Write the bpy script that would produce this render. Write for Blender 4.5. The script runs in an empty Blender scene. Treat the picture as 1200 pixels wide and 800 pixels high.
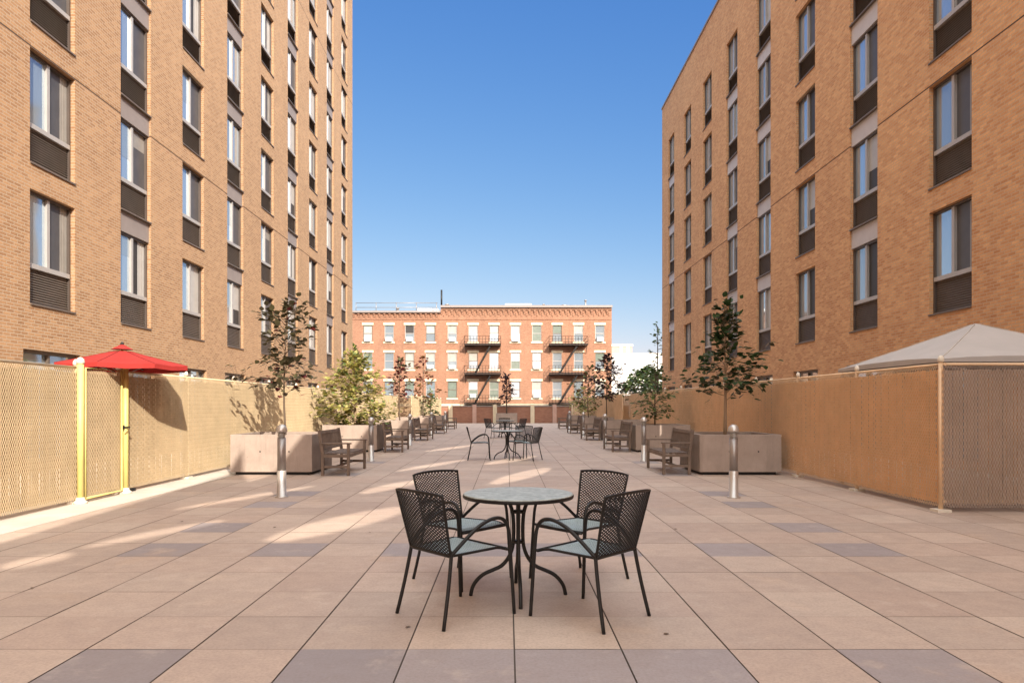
import bpy, bmesh, math, random
from mathutils import Vector, Matrix
R = math.radians
random.seed(7)
sc = bpy.context.scene
COL = sc.collection
H0 = 1.385

# ------------------------------------------------------------------ camera
cam_d = bpy.data.cameras.new('camera'); cam = bpy.data.objects.new('camera', cam_d); COL.objects.link(cam)
cam.location = (0, 0, H0); cam.rotation_euler = (R(90), 0, 0)
cam_d.sensor_fit = 'HORIZONTAL'; cam_d.sensor_width = 36; cam_d.lens = 24.36
cam_d.shift_x = 0.0046; cam_d.shift_y = 0.0629
cam_d.clip_start = 0.05; cam_d.clip_end = 2000
sc.camera = cam

# ------------------------------------------------------------------ light
AZ, TE = R(25), 0.558
EL = math.atan(TE)
sun_dir = Vector((-math.sin(AZ), math.cos(AZ), -TE)).normalized()
sd = bpy.data.lights.new('sun', 'SUN'); sun = bpy.data.objects.new('sun', sd); COL.objects.link(sun)
sd.energy = 3.9; sd.angle = R(0.2); sd.color = (1.0, 0.90, 0.76)
sun.rotation_euler = sun_dir.to_track_quat('-Z', 'Y').to_euler()
sun.location = (10, -20, 40)
FILL_GLOW = (2.75, 2.7, 2.35)
w = bpy.data.worlds.new('World'); sc.world = w; w.use_nodes = True
nt = w.node_tree; bg = nt.nodes['Background']
sky = nt.nodes.new('ShaderNodeTexSky'); sky.sky_type = 'NISHITA'; sky.sun_disc = False
sky.sun_elevation = EL; sky.sun_rotation = R(180) - AZ
sky.air_density = 1.0; sky.dust_density = 1.0; sky.ozone_density = 1.6; sky.altitude = 0
EXPO = 1.0; STR = 0.15
def wn(typ, **kw):
    x = nt.nodes.new(typ)
    for k, v in kw.items(): setattr(x, k, v)
    return x
def wm(op, a, b=None, c=None):
    x = wn('ShaderNodeMath', operation=op)
    for i, v in enumerate((a, b, c)):
        if v is None: continue
        if isinstance(v, (int, float)): x.inputs[i].default_value = v
        else: nt.links.new(v, x.inputs[i])
    return x.outputs[0]
# grade of the clear sky (deeper blue away from the sun) plus an added overhead fill glow brightening the shaded court
sep = wn('ShaderNodeSeparateColor'); nt.links.new(sky.outputs[0], sep.inputs[0])
cmb = wn('ShaderNodeCombineColor')
geo = wn('ShaderNodeTexCoord'); dp = wn('ShaderNodeVectorMath', operation='DOT_PRODUCT')
nt.links.new(geo.outputs['Generated'], dp.inputs[0]); dp.inputs[1].default_value = tuple(Vector((.16, -.42, .9)).normalized())
mr = wn('ShaderNodeMapRange', interpolation_type='SMOOTHSTEP'); nt.links.new(dp.outputs['Value'], mr.inputs[0])
mr.inputs[1].default_value = .16; mr.inputs[2].default_value = .80; mr.inputs[3].default_value = 0; mr.inputs[4].default_value = 1
for i, (ref, tgt, gm, hz) in enumerate(((.35, .100, 1.42, FILL_GLOW[0]), (.578, .274, .93, FILL_GLOW[1]), (.977, .67, .46, FILL_GLOW[2]))):
    v = wm('POWER', wm('MULTIPLY', wm('MINIMUM', sep.outputs[i], 12.0), .3/ref), gm)
    v = wm('MULTIPLY', v, tgt/(2**EXPO*STR))
    glowv = wm('MULTIPLY', mr.outputs[0], hz/(2**EXPO*STR))
    nt.links.new(wm('ADD', v, glowv), cmb.inputs[i])
nt.links.new(cmb.outputs[0], bg.inputs[0]); bg.inputs[1].default_value = STR
sc.view_settings.view_transform = 'Standard'; sc.view_settings.look = 'None'
sc.view_settings.exposure = EXPO; sc.view_settings.gamma = 1.0
sc.cycles.use_denoising = True
sc.cycles.max_bounces = 8; sc.cycles.diffuse_bounces = 5; sc.cycles.glossy_bounces = 3
sc.cycles.transparent_max_bounces = 8
sc.cycles.caustics_reflective = False; sc.cycles.caustics_refractive = False

# ------------------------------------------------------------------ materials
class NB:
    def __init__(s, name):
        s.m = bpy.data.materials.new(name); s.m.use_nodes = True
        s.t = s.m.node_tree; s.p = s.t.nodes['Principled BSDF']
    def n(s, typ, **kw):
        x = s.t.nodes.new(typ)
        for k, v in kw.items():
            if k.startswith('i_'): x.inputs[int(k[2:])].default_value = v
            else: setattr(x, k, v)
        return x
    def l(s, a, b): s.t.links.new(a, b)
    def math(s, op, a, b=None):
        x = s.n('ShaderNodeMath', operation=op)
        for i, v in enumerate((a, b)):
            if v is None: continue
            if isinstance(v, (int, float)): x.inputs[i].default_value = v
            else: s.l(v, x.inputs[i])
        return x.outputs[0]
    def mix(s, f, a, b, typ='MIX'):
        x = s.n('ShaderNodeMix', data_type='RGBA', blend_type=typ)
        for i, v in ((0, f), (6, a), (7, b)):
            if isinstance(v, (int, float)): x.inputs[i].default_value = v
            elif isinstance(v, tuple): x.inputs[i].default_value = v if len(v) == 4 else (*v, 1)
            else: s.l(v, x.inputs[i])
        return x.outputs[2]
    def noise(s, vec, scale, detail=4, rough=.6):
        x = s.n('ShaderNodeTexNoise'); x.inputs['Scale'].default_value = scale
        x.inputs['Detail'].default_value = detail; x.inputs['Roughness'].default_value = rough
        if vec is not None: s.l(vec, x.inputs['Vector'])
        return x.outputs['Fac']
    def ramp(s, v, lo, hi):
        x = s.n('ShaderNodeMapRange'); x.inputs[1].default_value = lo; x.inputs[2].default_value = hi
        s.l(v, x.inputs[0]); return x.outputs[0]
    def bump(s, h, strength=.3, dist=.01):
        x = s.n('ShaderNodeBump'); x.inputs['Strength'].default_value = strength
        x.inputs['Distance'].default_value = dist
        s.l(h, x.inputs['Height']); s.l(x.outputs[0], s.p.inputs['Normal'])

def plain(name, c, rough=.6, metal=0.0, var=.12, scale=3.0, bump=.15, fine=60, spec=.5, c2=None):
    b = NB(name); g = b.n('ShaderNodeNewGeometry')
    n1 = b.noise(g.outputs['Position'], scale, 5, .65)
    n2 = b.noise(g.outputs['Position'], fine, 3)
    lo = tuple(x * (1 - var) for x in c); hi = tuple(min(1, x * (1 + var)) for x in c)
    if c2: hi = c2
    col = b.mix(b.ramp(n1, .3, .7), lo, hi)
    col = b.mix(b.math('MULTIPLY', b.ramp(n2, .35, .7), var), col, tuple(x * .6 for x in c))
    b.l(col, b.p.inputs['Base Color'])
    b.p.inputs['Roughness'].default_value = rough; b.p.inputs['Metallic'].default_value = metal
    b.p.inputs['Specular IOR Level'].default_value = spec
    if bump: b.bump(n2, bump, .004)
    return b.m

def brick(name, ca, cb, mortar, bw=.203, bh=.0677, msz=.009, joints=(), stain=.18):
    b = NB(name); g = b.n('ShaderNodeNewGeometry')
    sp = b.n('ShaderNodeSeparateXYZ'); b.l(g.outputs['Position'], sp.inputs[0])
    sn = b.n('ShaderNodeSeparateXYZ'); b.l(g.outputs['Normal'], sn.inputs[0])
    ax = b.math('ABSOLUTE', sn.outputs[0])
    gt = b.math('GREATER_THAN', ax, .5)
    u = b.math('ADD', b.math('MULTIPLY', sp.outputs[1], gt), b.math('MULTIPLY', sp.outputs[0], b.math('SUBTRACT', 1.0, gt)))
    cm = b.n('ShaderNodeCombineXYZ'); b.l(u, cm.inputs[0]); b.l(sp.outputs[2], cm.inputs[1])
    t = b.n('ShaderNodeTexBrick'); b.l(cm.outputs[0], t.inputs['Vector'])
    t.inputs['Color1'].default_value = (0, 0, 0, 1); t.inputs['Color2'].default_value = (1, 1, 1, 1)
    t.inputs['Mortar'].default_value = (.5, .5, .5, 1)
    t.inputs['Scale'].default_value = 1; t.inputs['Mortar Size'].default_value = msz
    t.inputs['Mortar Smooth'].default_value = .2
    t.inputs['Brick Width'].default_value = bw; t.inputs['Row Height'].default_value = bh
    base = b.mix(t.outputs['Color'], ca, cb)
    n1 = b.noise(g.outputs['Position'], 35, 3)
    base = b.mix(b.math('MULTIPLY', b.ramp(n1, .4, .75), .35), base, tuple(x * .62 for x in ca))
    big = b.noise(g.outputs['Position'], .35, 5, .6)
    base = b.mix(b.math('MULTIPLY', b.ramp(big, .42, .72), stain), base, tuple(min(1, x * 1.5) for x in cb))
    med = b.noise(cm.outputs[0], 1.6, 4, .7)
    base = b.mix(b.math('MULTIPLY', b.ramp(med, .48, .75), stain), base, tuple(x * .6 for x in ca))
    stv = b.n('ShaderNodeCombineXYZ'); b.l(b.math('MULTIPLY', u, 1.9), stv.inputs[0]); b.l(b.math('MULTIPLY', sp.outputs[2], .16), stv.inputs[1])
    strk = b.noise(stv.outputs[0], 1.0, 6, .72)
    base = b.mix(b.math('MULTIPLY', b.ramp(strk, .50, .74), stain*1.3), base, tuple(x * .55 for x in ca))
    col = b.mix(t.outputs['Fac'], base, mortar)
    for z in joints:
        d = b.math('ABSOLUTE', b.math('SUBTRACT', sp.outputs[2], z))
        col = b.mix(b.math('LESS_THAN', d, .018), col, (.09, .06, .045))
    b.l(col, b.p.inputs['Base Color']); b.p.inputs['Roughness'].default_value = .88
    b.p.inputs['Specular IOR Level'].default_value = .25
    b.bump(b.math('SUBTRACT', b.math('MULTIPLY', n1, .4), t.outputs['Fac']), .5, .006)
    return b.m

def concrete(name, c):
    b = NB(name); g = b.n('ShaderNodeNewGeometry')
    mp_ = b.n('ShaderNodeVectorMath', operation='MULTIPLY'); b.l(g.outputs['Position'], mp_.inputs[0]); mp_.inputs[1].default_value = (7, 7, .9)
    drip = b.noise(mp_.outputs[0], 1.0, 6, .7); blot = b.noise(g.outputs['Position'], 2.2, 6, .7); fn = b.noise(g.outputs['Position'], 80, 3)
    col = b.mix(b.ramp(blot, .3, .7), tuple(x*.84 for x in c), tuple(x*1.14 for x in c))
    col = b.mix(b.math('MULTIPLY', b.ramp(drip, .50, .72), .38), col, tuple(x*.5 for x in c))
    col = b.mix(b.math('MULTIPLY', b.ramp(fn, .45, .7), .22), col, tuple(x*.6 for x in c))
    pit = b.n('ShaderNodeTexVoronoi'); pit.inputs['Scale'].default_value = 14; b.l(g.outputs['Position'], pit.inputs['Vector'])
    col = b.mix(b.math('MULTIPLY', b.math('LESS_THAN', pit.outputs['Distance'], .09), .4), col, tuple(x*.35 for x in c))
    b.l(col, b.p.inputs['Base Color']); b.p.inputs['Roughness'].default_value = .88; b.bump(fn, .35, .004)
    return b.m

def glass(name, base, rough=.03, ior=2.0, wob=.35, metal=0):
    b = NB(name); g = b.n('ShaderNodeNewGeometry')
    b.p.inputs['Base Color'].default_value = (*base, 1); b.p.inputs['Roughness'].default_value = rough
    b.p.inputs['IOR'].default_value = ior; b.p.inputs['Metallic'].default_value = metal
    b.bump(b.noise(g.outputs['Position'], wob, 2), .12, .05)
    return b.m

def leafmat(name, a, c, tr=.35):
    b = NB(name); oi = b.n('ShaderNodeNewGeometry')
    n1 = b.noise(oi.outputs['Position'], 9, 2)
    rnd = oi.outputs['Random Per Island']
    col = b.mix(rnd, a, c)
    col = b.mix(b.math('MULTIPLY', b.ramp(n1, .4, .7), .4), col, tuple(x * .55 for x in a))
    b.l(col, b.p.inputs['Base Color']); b.p.inputs['Roughness'].default_value = .5
    b.p.inputs['Specular IOR Level'].default_value = .4
    tl = b.n('ShaderNodeBsdfTranslucent'); b.l(col, tl.inputs[0])
    mx = b.n('ShaderNodeMixShader'); mx.inputs[0].default_value = tr
    b.l(b.p.outputs[0], mx.inputs[1]); b.l(tl.outputs[0], mx.inputs[2])
    out = [n for n in b.t.nodes if n.type == 'OUTPUT_MATERIAL'][0]
    b.l(mx.outputs[0], out.inputs[0])
    return b.m

def paver_mat():
    b = NB('paver'); g = b.n('ShaderNodeNewGeometry')
    at = b.n('ShaderNodeAttribute', attribute_name='tone'); 
    sp = b.n('ShaderNodeSeparateColor'); b.l(at.outputs['Color'], sp.inputs[0])
    big = b.noise(g.outputs['Position'], .55, 6, .65)
    fine = b.noise(g.outputs['Position'], 55, 4, .7)
    med = b.noise(g.outputs['Position'], 6, 5, .7)
    tan = b.mix(sp.outputs[0], (.42, .325, .262), (.54, .43, .345))
    tan = b.mix(b.math('MULTIPLY', sp.outputs[2], .4), tan, (.46, .32, .25))
    gry = b.mix(sp.outputs[0], (.27, .235, .235), (.33, .285, .28))
    col = b.mix(sp.outputs[1], tan, gry)
    col = b.mix(b.math('MULTIPLY', b.ramp(big, .42, .7), .32), col, (.29, .23, .20))
    st = b.noise(g.outputs['Position'], 1.3, 5, .6)
    col = b.mix(b.math('MULTIPLY', b.ramp(st, .58, .72), .3), col, (.5, .31, .17))
    col = b.mix(b.math('MULTIPLY', b.ramp(med, .42, .72), .22), col, (.22, .17, .15))
    col = b.mix(b.math('MULTIPLY', b.ramp(fine, .42, .7), .38), col, (.2, .155, .135))
    sp2 = b.n('ShaderNodeTexVoronoi'); sp2.inputs['Scale'].default_value = 4.0; b.l(g.outputs['Position'], sp2.inputs['Vector'])
    col = b.mix(b.math('MULTIPLY', b.math('LESS_THAN', sp2.outputs['Distance'], .022), .4), col, (.12, .09, .08))
    ed = b.noise(g.outputs['Position'], 2.6, 7, .75)
    col = b.mix(b.math('MULTIPLY', b.ramp(ed, .55, .66), .20), col, (.62, .53, .45))
    b.l(col, b.p.inputs['Base Color'])
    b.l(b.math('ADD', b.math('MULTIPLY', med, .3), .48), b.p.inputs['Roughness'])
    b.p.inputs['Specular IOR Level'].default_value = .4
    b.bump(fine, .25, .003)
    return b.m

M = dict(
    brickL=brick('tan_brick', (.30, .165, .085), (.45, .27, .145), (.42, .32, .23), joints=(8.86, 20.6)),
    brickR=brick('orange_tan_brick', (.50, .235, .105), (.72, .41, .205), (.52, .37, .25), joints=(8.86,)),
    brickF=brick('red_brick', (.21, .085, .05), (.34, .155, .095), (.42, .29, .20), stain=.35),
    brickP=brick('brown_brick', (.32, .135, .09), (.42, .20, .13), (.25, .18, .14)),
    paver=paver_mat(),
    joint=plain('joint_sand', (.12, .088, .07), .95),
    asphalt=plain('asphalt', (.06, .058, .055), .9, scale=.8, var=.3),
    conc=plain('pale_concrete', (.55, .49, .42), .85, scale=1.5, var=.16),
    planter=concrete('precast_concrete', (.35, .278, .235)),
    soil=plain('mulch', (.06, .04, .028), .95, fine=40, bump=.8),
    frame=plain('window_frame_grey', (.42, .40, .385), .45, .2, var=.05),
    bronze=plain('brown_louvre', (.17, .135, .11), .5, .3, var=.12),
    bronzeD=plain('dark_bronze_frame', (.10, .08, .07), .45, .2),
    spandrel=plain('grey_panel', (.27, .23, .215), .6, .1, var=.06),
    spandrelR=plain('pale_grey_panel', (.52, .49, .49), .6, .1, var=.06),
    glassA=glass('glass_clear', (.45, .54, .62), .03, 1.6, metal=.6),
    glassB=glass('glass_tinted', (.36, .43, .49), .05, 1.6, metal=.5),
    screen=plain('insect_screen', (.075, .075, .082), .45, .1, var=.15, spec=.7),
    curtain=plain('white_curtain', (.42, .41, .395), .35, 0, var=.08, spec=.6),
    greyblind=plain('linen_blind', (.27, .255, .235), .4, var=.12, spec=.7),
    darkin=plain('dark_room', (.03, .028, .028), .5, spec=.6),
    coping=plain('stone_coping', (.5, .45, .4), .8),
    black=plain('black_iron', (.015, .014, .014), .42, 0, var=.2, spec=.3),
    seat=plain('grey_blue_mesh', (.30, .35, .35), .35, .4, var=.1),
    tabletop=plain('mottled_grey_top', (.30, .335, .315), .5, .0, var=.3, scale=22, fine=160, c2=(.48, .52, .49)),
    wood=plain('weathered_teak', (.155, .11, .083), .7, var=.3, scale=6, bump=.3),
    steel=plain('brushed_steel', (.30, .27, .255), .38, .6, var=.15),
    steelb=plain('bright_steel', (.50, .47, .44), .35, .6, var=.08),
    lens=plain('milky_lens', (.6, .6, .58), .3, 0, var=.03),
    red=plain('red_canvas', (.34, .032, .028), .85, var=.12, spec=.2),
    redseam=plain('red_seam', (.17, .012, .012), .85),
    canvas=plain('white_canvas', (.44, .41, .39), .8, var=.06, scale=2),
    yellow=plain('yellow_paint', (.66, .56, .20), .5, var=.12),
    cap=plain('cream_cap', (.68, .62, .52), .5),
    slatL=plain('tan_slat', (.36, .245, .15), .7, var=.18, scale=1.2, fine=25),
    slatR=plain('amber_slat', (.78, .44, .19), .7, var=.15, scale=1.2, fine=25),
    slatShade=plain('shaded_slat', (.40, .285, .21), .75, var=.18, scale=1.2, fine=25),  # same slats as the right run, with shade put into the colour
    wireShade=plain('shaded_wire', (.52, .42, .35), .5, .1),  # copy of the right run's wire, greyed to stand for shade
    wireL=plain('coated_wire', (.62, .49, .31), .5, .1),
    wireR=plain('tan_coated_wire', (.72, .50, .31), .5, .1),
    bark=plain('bark', (.12, .085, .06), .9, fine=50, bump=.5),
    barkp=plain('pale_bark', (.33, .23, .15), .9, fine=50, bump=.5),
    sill=plain('limestone', (.72, .62, .45), .8),
    white=plain('white_paint', (.80, .78, .75), .7, scale=.6),
    acbox=plain('white_enamel', (.72, .70, .66), .5),
    pink=plain('pink_render', (.52, .34, .28), .8),
    roof=plain('roof_membrane', (.28, .27, .26), .9),
    lg=leafmat('leaf_dark_green', (.022, .05, .016), (.055, .10, .03)),
    lb=leafmat('leaf_bronze_green', (.055, .045, .025), (.11, .10, .045)),
    ly=leafmat('leaf_yellow_green', (.38, .38, .10), (.66, .58, .22), .42),
    lr=leafmat('leaf_dark_red', (.10, .018, .02), (.24, .04, .04)),
    lo=leafmat('leaf_autumn', (.22, .07, .025), (.20, .16, .04)),
    lp=leafmat('leaf_purple', (.045, .022, .03), (.09, .045, .05)),
    lm=leafmat('leaf_mid_green', (.08, .13, .035), (.19, .24, .07)),
)
FAR_GL = [M['glassA'], M['glassB'], plain('pale_roller_blind', (.42, .41, .39), .4, spec=.6), plain('green_tint_pane', (.16, .20, .17), .2, spec=.8),
          plain('grey_blind', (.38, .36, .33), .3, spec=.6), M['darkin']]

# ------------------------------------------------------------------ mesh builder
class MB:
    def __init__(s): s.v = []; s.f = []; s.mi = []; s.sm = []
    def poly(s, pts, mi=0, sm=False):
        i = len(s.v); s.v += [tuple(p) for p in pts]; s.f.append(tuple(range(i, i + len(pts)))); s.mi.append(mi); s.sm.append(sm)
    def box(s, x0, x1, y0, y1, z0, z1, mi=0, rot=None, piv=None):
        p = [Vector(q) for q in ((x0,y0,z0),(x1,y0,z0),(x1,y1,z0),(x0,y1,z0),(x0,y0,z1),(x1,y0,z1),(x1,y1,z1),(x0,y1,z1))]
        if rot is not None:
            c = Vector(piv) if piv else Vector(((x0+x1)/2,(y0+y1)/2,(z0+z1)/2))
            p = [c + rot @ (q - c) for q in p]
        i = len(s.v); s.v += [tuple(q) for q in p]
        for f in ((0,3,2,1),(4,5,6,7),(0,1,5,4),(1,2,6,5),(2,3,7,6),(3,0,4,7)):
            s.f.append(tuple(i+k for k in f)); s.mi.append(mi); s.sm.append(False)
    def beam(s, a, b, wx, wz, up=(0,0,1)):
        a, b = Vector(a), Vector(b); d = (b-a).normalized(); u = Vector(up)
        if abs(d.dot(u)) > .99: u = Vector((1,0,0))
        x = d.cross(u).normalized()*wx/2; z = x.cross(d).normalized()*wz/2
        i = len(s.v)
        for c in (a, b):
            for q in (-x-z, x-z, x+z, -x+z): s.v.append(tuple(c+q))
        for f in ((0,1,2,3),(7,6,5,4),(0,4,5,1),(1,5,6,2),(2,6,7,3),(3,7,4,0)):
            s.f.append(tuple(i+k for k in f)); s.mi.append(0); s.sm.append(False)
    def tube(s, pts, r, n=8, cap=True, sm=True):
        pts = [Vector(p) for p in pts]; rs = r if isinstance(r, (list, tuple)) else [r]*len(pts)
        base = len(s.v); px = None
        for k, p in enumerate(pts):
            d = (pts[min(k+1, len(pts)-1)] - pts[max(k-1, 0)]).normalized()
            if px is None:
                px = d.cross(Vector((0,0,1))) if abs(d.z) < .9 else d.cross(Vector((1,0,0)))
            px = (px - d*px.dot(d))
            if px.length < 1e-6: px = d.orthogonal()
            px.normalize(); py = d.cross(px)
            for j in range(n):
                a = 2*math.pi*(j+.5)/n
                s.v.append(tuple(p + (px*math.cos(a)+py*math.sin(a))*rs[k]))
        for k in range(len(pts)-1):
            for j in range(n):
                a, b2 = base+k*n+j, base+k*n+(j+1) % n
                s.f.append((a, b2, b2+n, a+n)); s.mi.append(0); s.sm.append(sm)
        if cap:
            s.f.append(tuple(base+j for j in range(n))[::-1]); s.mi.append(0); s.sm.append(False)
            e = base+(len(pts)-1)*n
            s.f.append(tuple(e+j for j in range(n))); s.mi.append(0); s.sm.append(False)
    def lathe(s, prof, n=24, c=(0,0,0), mi=0):
        base = len(s.v)
        for r, z in prof:
            for j in range(n):
                a = 2*math.pi*j/n; s.v.append((c[0]+r*math.cos(a), c[1]+r*math.sin(a), c[2]+z))
        for k in range(len(prof)-1):
            for j in range(n):
                a, b2 = base+k*n+j, base+k*n+(j+1) % n
                s.f.append((a, b2, b2+n, a+n)); s.mi.append(mi); s.sm.append(True)
        for k, rev in ((0, True), (len(prof)-1, False)):
            if prof[k][0] > 1e-4:
                q = tuple(base+k*n+j for j in range(n)); s.f.append(q[::-1] if rev else q); s.mi.append(mi); s.sm.append(False)
    def mesh(s, name, mats):
        me = bpy.data.meshes.new(name); me.from_pydata(s.v, [], s.f)
        for m in (mats if isinstance(mats, (list, tuple)) else [mats]): me.materials.append(m)
        me.polygons.foreach_set('material_index', s.mi); me.polygons.foreach_set('use_smooth', s.sm)
        me.update(); return me
    def build(s, name, mats, parent=None, loc=(0,0,0), rz=0, bevel=0, label=None):
        o = bpy.data.objects.new(name, s.mesh(name, mats)); COL.objects.link(o)
        o.location = loc; o.rotation_euler.z = rz
        if parent: o.parent = parent
        if label: o['label'] = label
        if bevel:
            b = o.modifiers.new('bevel', 'BEVEL'); b.width = bevel; b.segments = 2; b.limit_method = 'ANGLE'
        return o

def tag(o, label=None, cat=None, group=None, kind=None):
    if label: o['label'] = label
    if cat: o['category'] = cat
    if group: o['group'] = group
    if kind: o['kind'] = kind
    return o
def thing(name, label, cat, loc=(0,0,0), rz=0, group=None):
    o = bpy.data.objects.new(name, None); COL.objects.link(o); o.location = loc; o.rotation_euler.z = rz
    o.empty_display_size = .2
    return tag(o, label, cat, group)
def copy_tree(o, parent=None):
    c = o.copy(); COL.objects.link(c); c.parent = parent
    for ch in list(o.children): copy_tree(ch, c)
    return c
def smooth_path(pts, sub=4):
    pts = [Vector(p) for p in pts]; out = []
    for i in range(len(pts)-1):
        p0 = pts[max(i-1, 0)]; p1 = pts[i]; p2 = pts[i+1]; p3 = pts[min(i+2, len(pts)-1)]
        for k in range(sub):
            t = k/sub
            out.append(.5*((2*p1)+(-p0+p2)*t+(2*p0-5*p1+4*p2-p3)*t*t+(-p0+3*p1-3*p2+p3)*t**3))
    out.append(pts[-1]); return out

# ------------------------------------------------------------------ ground
g = MB(); g.poly([(-500,-300,0),(500,-300,0),(500,900,0),(-500,900,0)])
tag(g.build('ground', M['asphalt'], loc=(0,0,-.10)), kind='structure')
g = MB(); g.poly([(-9.88,-14,0),(9.88,-14,0),(9.88,56.2,0),(-9.88,56.2,0)])
tag(g.build('paving_base', M['joint'], loc=(0,0,-.012)), kind='structure')
# pavers
pv = MB(); tones = []
T = .61; X0 = .04; Y0 = 3.95
full = {-6, -4, -2, -1, 0, 1, 3, 5}
for j in range(-24, 86):
    y0 = Y0 + T*j
    if y0 + T > 56: break
    for i in range(-9, 15):
        x0 = X0 + T*i
        dark = 0
        if j in (-1, 4) and i in full: dark = 1
        if j in (9,): dark = 0
        if j in (6, 9, 11, 16, 21) and i in (5, -6): dark = 1
        dz = random.uniform(-.0008, .0008)
        pv.poly([(x0+.0045,y0+.002,dz),(x0+T-.0045,y0+.002,dz),(x0+T-.0045,y0+T-.002,dz),(x0+.0045,y0+T-.002,dz)])
        tones.append((random.random(), dark, random.random()))
o = pv.build('paving', M['paver']); tag(o, kind='structure')
ca = o.data.color_attributes.new('tone', 'FLOAT_COLOR', 'CORNER')
k = 0
for p in o.data.polygons:
    for li in p.loop_indices: ca.data[li].color = (*tones[p.index], 1)
# concrete margins along the fences
xl, xr = X0+T*-9, X0+T*9
g = MB()
yy = -14
while yy < 56:
    g.box(-9.88, xl-.01, yy+.006, yy+2.994, -.05, .002); g.box(9.3, 9.88, yy+.006, yy+2.994, -.05, .002); yy += 3
tag(g.build('concrete_margin', M['conc']), kind='structure')

# ------------------------------------------------------------------ facade
def facade(mb, umin, umax, zmin, zmax, ops, depth, mp, mi=0):
    us = sorted({umin, umax, *[o[0] for o in ops], *[o[1] for o in ops]})
    zs = sorted({zmin, zmax, *[o[2] for o in ops], *[o[3] for o in ops]})
    for a, b in zip(us, us[1:]):
        cu = (a+b)/2; oc = [o for o in ops if o[0] < cu < o[1]]
        z = zmin
        run = []
        for c, d in zip(zs, zs[1:]):
            cz = (c+d)/2
            if any(o[2] < cz < o[3] for o in oc): continue
            if run and abs(run[-1][1]-c) < 1e-6: run[-1][1] = d
            else: run.append([c, d])
        for c, d in run:
            mb.poly([mp(a,c,0), mp(b,c,0), mp(b,d,0), mp(a,d,0)], mi)
    for a, b, c, d in ops:
        mb.poly([mp(a,c,0), mp(b,c,0), mp(b,c,depth), mp(a,c,depth)], mi)
        mb.poly([mp(a,d,0), mp(b,d,0), mp(b,d,depth), mp(a,d,depth)], mi)
        mb.poly([mp(a,c,0), mp(a,d,0), mp(a,d,depth), mp(a,c,depth)], mi)
        mb.poly([mp(b,c,0), mp(b,d,0), mp(b,d,depth), mp(b,c,depth)], mi)
        mb.poly([mp(a,c,depth), mp(b,c,depth), mp(b,d,depth), mp(a,d,depth)], mi)

UW, UH, GZ = 1.5, 2.38, .76
def unit_meshes(tone):
    f = MB(); W = UW/2 - .004
    f.box(-W, W, .10, .20, 0, .05, 1); f.box(-W, W, .10, .20, UH-.055, UH-.003, 1)
    f.box(-W, -W+.05, .10, .20, .05, UH-.055, 1); f.box(W-.05, W, .10, .20, .05, UH-.055, 1)
    f.box(-W+.05, W-.05, .085, .20, GZ, GZ+.10)          # rail
    f.box(-.07, .02, .095, .20, GZ+.10, UH-.055)
    fr = f.mesh('window', [M['frame'], M['bronzeD']])
    gr = MB(); gr.box(-W+.05, W-.05, .16, .20, .05, GZ)
    for k in range(13):
        z = .075 + k*.052
        gr.poly([(-W+.05, .13, z), (W-.05, .13, z), (W-.05, .158, z+.036), (-W+.05, .158, z+.036)])
    gm = gr.mesh('vent_grille', M['bronze'])
    def leaf(x0, x1, yd, mat, nm):
        q = MB(); q.box(x0, x1, yd, yd+.01, GZ+.10, UH-.055); return q.mesh(nm, mat)
    L = [leaf(-W+.05, -.07, .15, M[m], 'glass_pane') for m in ('glassA', 'glassB')]
    def blindleaf(x0, x1, yd, frac, lo, hi):
        q = MB(); z0, z1 = GZ+.10, UH-.055; zm = z1-(z1-z0)*frac
        q.box(x0, x1, yd, yd+.01, z0, zm, 0); q.box(x0, x1, yd-.004, yd+.01, zm, z1, 1); return q.mesh('glass_pane', [lo, hi])
    def sideleaf(x0, x1, yd, frac, lo, hi):
        q = MB(); z0, z1 = GZ+.10, UH-.055; xm = x1-(x1-x0)*frac
        q.box(x0, xm, yd, yd+.01, z0, z1, 0)
        n = 5
        for k in range(n):
            a = xm+(x1-xm)*k/n; b2 = xm+(x1-xm)*(k+1)/n
            q.box(a, b2, yd-.006+.004*(k % 2), yd+.01, z0, z1, 1)
        return q.mesh('glass_pane', [lo, hi])
    L += [blindleaf(-W+.05, -.07, .15, f, M['glassA'], M['glassB']) for f in (.35, .6)]
    Rr = [leaf(.02, W-.05, .165, M[m], 'glass_pane') for m in ('screen', 'glassA', 'curtain', 'darkin')]
    Rr += [blindleaf(.02, W-.05, .165, .3, M['screen'], M['greyblind']), blindleaf(.02, W-.05, .165, .62, M['darkin'], M['curtain']),
           sideleaf(.02, W-.05, .165, .35, M['screen'], M['greyblind']), sideleaf(.02, W-.05, .165, .5, M['darkin'], M['curtain'])]
    s = MB(); s.box(-W-.0, W+.0, -.03, .10, -.035, .0)
    sl = s.mesh('sill', M['bronze'])
    return fr, gm, L, Rr, sl
UM = unit_meshes(0)
def mk(name, me, parent, loc=(0,0,0), rz=0):
    o = bpy.data.objects.new(name, me); COL.objects.link(o); o.parent = parent; o.location = loc; o.rotation_euler.z = rz; return o
rw = random.Random(3)
def place_unit(root, x, y, z, rz, bias, plainpane=False):
    wd = mk('window', UM[0], root, (x, y, z), rz)
    mk('vent_grille', UM[1], wd)
    r = rw.random(); mk('glass_pane', UM[2][0 if r < .5 else 1 if r < .7 else 2 if r < .85 else 3], wd)
    r = rw.random()
    k = 0 if r < bias[0] else 1 if r < bias[1] else 2 if r < bias[2] else 3
    if rw.random() < .42: k = 4+rw.randrange(4)
    if plainpane: k = 0 if z > 9 else 6
    mk('glass_pane', UM[3][k], wd)
    mk('sill', UM[4], wd)

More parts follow.
